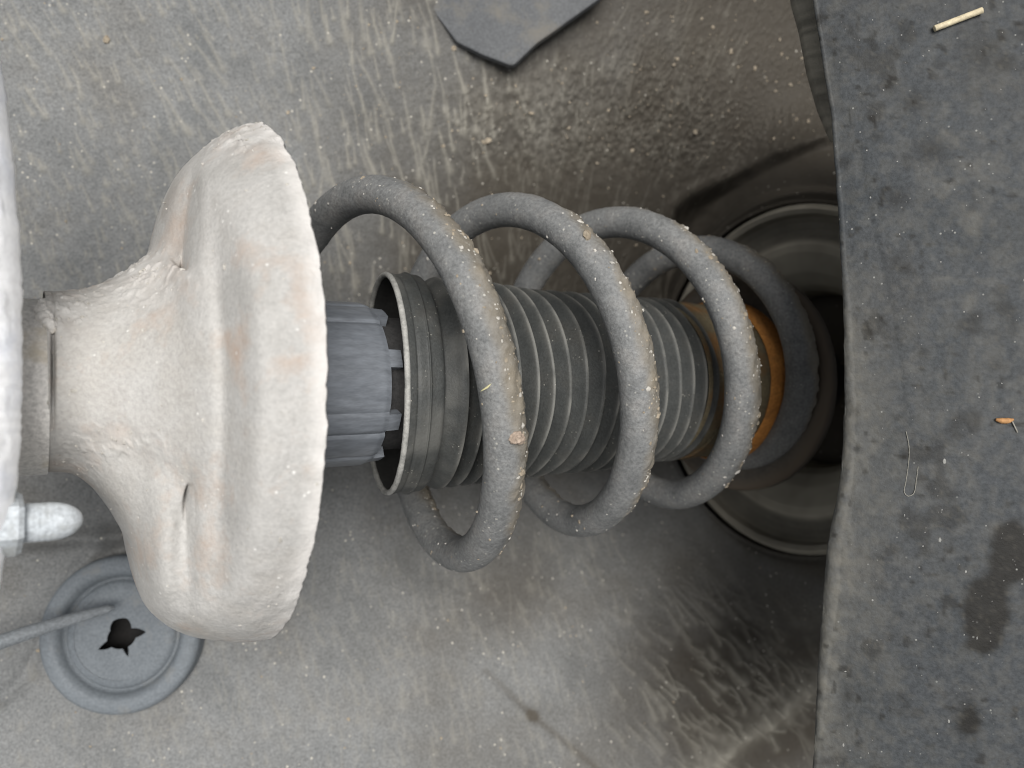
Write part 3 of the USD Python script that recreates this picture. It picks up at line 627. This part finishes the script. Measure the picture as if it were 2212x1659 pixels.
H_ = np.array([hexring(zn - .012, .0072), hexring(zn - .0012, .0072), hexring(zn, .0064), hexring(zn, .0040)])
obj('nut', quads(H_, True), 'bolt', bolt, smooth=False)

# ------------------------------------------------------------------ litter
def stick(pts, r0, name, mat_, label, cat, n=8, parent=None):
    pts = np.array(pts); k = np.r_[0, np.cumsum(np.linalg.norm(np.diff(pts, axis=0), axis=1))]
    q_ = np.linspace(0, k[-1], 40); p_ = np.stack([PchipInterpolator(k, pts[:, i])(q_) for i in range(3)], 1)
    ve, fa = tube(p_, r0, n, up=(.1, .2, 1)); o = obj(name, (ve, fa), mat_, parent)
    return tag(o, label, cat) if label else o
stick([on_fender(2018, 62, .0009), on_fender(2070, 42, .0009), on_fender(2122, 22, .0009)], .00088, 'straw_stalk', 'straw', 'short pale straw stalk lying on the fender panel at upper right', 'straw')
stick([on_fender(1957, 932, .0002), on_fender(1964, 975, .0002), on_fender(1957, 1040, .0002), on_fender(1953, 1062, .0003), on_fender(1962, 1072, .0003), on_fender(1974, 1066, .0003), on_fender(1979, 1040, .0002), on_fender(1983, 1008, .0002)], .00010, 'plant_fibre', 'fibre', 'thin pale fibre curled in a hook on the fender panel', 'fibre', 6)
sd_ = thing('winged_seed', 'small orange brown seed with a thin tail on the fender panel', 'seed')
stick([on_fender(2151, 906, .0005), on_fender(2170, 909, .0005), on_fender(2189, 906, .0005)], np.interp(np.linspace(0, 1, 40), [0, .3, .7, 1], [.0004, .0008, .0008, .0003]), 'body', 'seed', None, None, 8, sd_)
stick([on_fender(2186, 909, .0004), on_fender(2198, 934, .0003)], .00018, 'tail', 'fibre', None, None, 6, sd_)

# point on the wire shown at picture position
cp_px = to_px(C3); cfront = (cn[..., 2] > .1)
def on_coil(x, y):
    dd_ = np.where(cfront, (cp_px[..., 0] - x) ** 2 + (cp_px[..., 1] - y) ** 2 + (HC - C3[..., 2]) * 4000, 1e12)
    i = np.unravel_index(np.argmin(dd_), dd_.shape); return C3[i], cn[i]
p_, n_ = on_coil(1119, 946)
tag(obj('mud_clod', lump(p_, .0017, 5, (1.2, 1, 1)), 'clod'), 'small reddish brown mud clod stuck to the nearest spring coil', 'mud clod')
p_, n_ = on_coil(1052, 832)
g = np.array([[-.0016, -.0011, 0], [.0004, -.0002, .0002], [.0016, .0012, .0003], [.0006, .0006, .0005], [-.0008, -.0004, .0002]])
tag(obj('leaf_scrap', (np.vstack([p_ + n_ * .0006 + g, p_ + n_ * .0003 + g * .95]), np.array([[0, 1, 3], [1, 2, 3], [0, 3, 4], [5, 8, 6], [6, 8, 7], [5, 9, 8]])), 'leaf'), 'tiny yellowish leaf scrap lying on the nearest spring coil', 'leaf scrap')

def scatter(name, pts, nrm, sizes, mat_, label, cat, seed, flat=.6):
    r_ = np.random.default_rng(seed); vs, fs, o = [], [], 0
    for p, n_, s in zip(pts, nrm, sizes):
        w = ico.vertices * (1 + .45 * (r_.random((len(ico.vertices), 1)) - .5)) * (s * np.array([r_.uniform(.5, 1.5), r_.uniform(.5, 1.5), r_.uniform(.5, 1)]))
        w = w - np.outer(w @ n_, n_) * (1 - flat)
        vs.append(w + p); fs.append(ico.faces + o); o += len(w)
    m_ = obj(name, (np.vstack(vs), np.vstack(fs)), mat_, None, smooth=False)
    tag(m_, label, cat, kind='stuff')
r_ = np.random.default_rng(3)
# grit on the spring
pr_w = np.clip(cd, .05, 1) * cfront * ((phis > -1.5) & (phis < 20))[:, None]; pr_w = pr_w.ravel() / pr_w.sum()
ids = r_.choice(pr_w.size, 520, p=pr_w); Pf, Nf = C3.reshape(-1, 3), cn.reshape(-1, 3)
scatter('spring_grit', Pf[ids], Nf[ids], r_.lognormal(math.log(.00028), .45, 520), 'grit_light', 'pale grit and crumbs stuck to the spring coils', 'grit', 4)
ids = r_.choice(pr_w.size, 500, p=pr_w)
scatter('spring_dirt', Pf[ids], Nf[ids], r_.lognormal(math.log(.00036), .4, 500), 'grit_brown', 'brown dirt crumbs along the dusty side of the spring coils', 'dirt', 5)
# grit on the liner
wl = (np.clip(crumb_w, 0, 1) + .08 + .25 * w_m) * (sd < 0) * (np.abs(X) < .24) * (np.abs(Y) < .19); wl = wl.ravel() / wl.sum()
ids = r_.choice(wl.size, 700, p=wl); LP = LV.reshape(-1, 3)
scatter('liner_grit', LP[ids], np.tile([0, 0, 1.], (700, 1)), r_.lognormal(math.log(.00033), .5, 700), 'grit_brown', 'brown and pale crumbs caught in the coating of the wheel arch', 'grit', 6)
# grit on the fender
wf = (hol > .5) * (fx < 2260) * (fy > -20) * (fy < 1680) * (.25 + stain + scuff); wf = wf.ravel() / wf.sum()
ids = r_.choice(wf.size, 170, p=wf)
scatter('fender_grit', U.reshape(-1, 3)[ids], np.tile([0, 0, 1.], (170, 1)), r_.lognormal(math.log(.00013), .5, 170), 'grit_pale', 'pale specks of grit scattered over the fender panel', 'grit', 7, .4)
# grit on the spring seat
ws = (np.clip(crust, 0, 1) + .10) * (np.sin(np.linspace(0, 2 * np.pi, NP, endpoint=False)) > 0)[None]; ws = ws.ravel() / ws.sum()
SV = AX(ts[:, None] * np.ones(NP), R, np.broadcast_to(np.linspace(0, 2 * np.pi, NP, endpoint=False), R.shape)).reshape(-1, 3)
SN = SV - (A0 + ((SV - A0) @ a)[:, None] * a); SN /= np.linalg.norm(SN, axis=1, keepdims=True)
ids = r_.choice(ws.size, 260, p=ws)
scatter('seat_grit', SV[ids], SN[ids], r_.lognormal(math.log(.00025), .45, 260), 'grit_light', 'pale crumbs caked on the spring seat', 'grit', 8, .5)
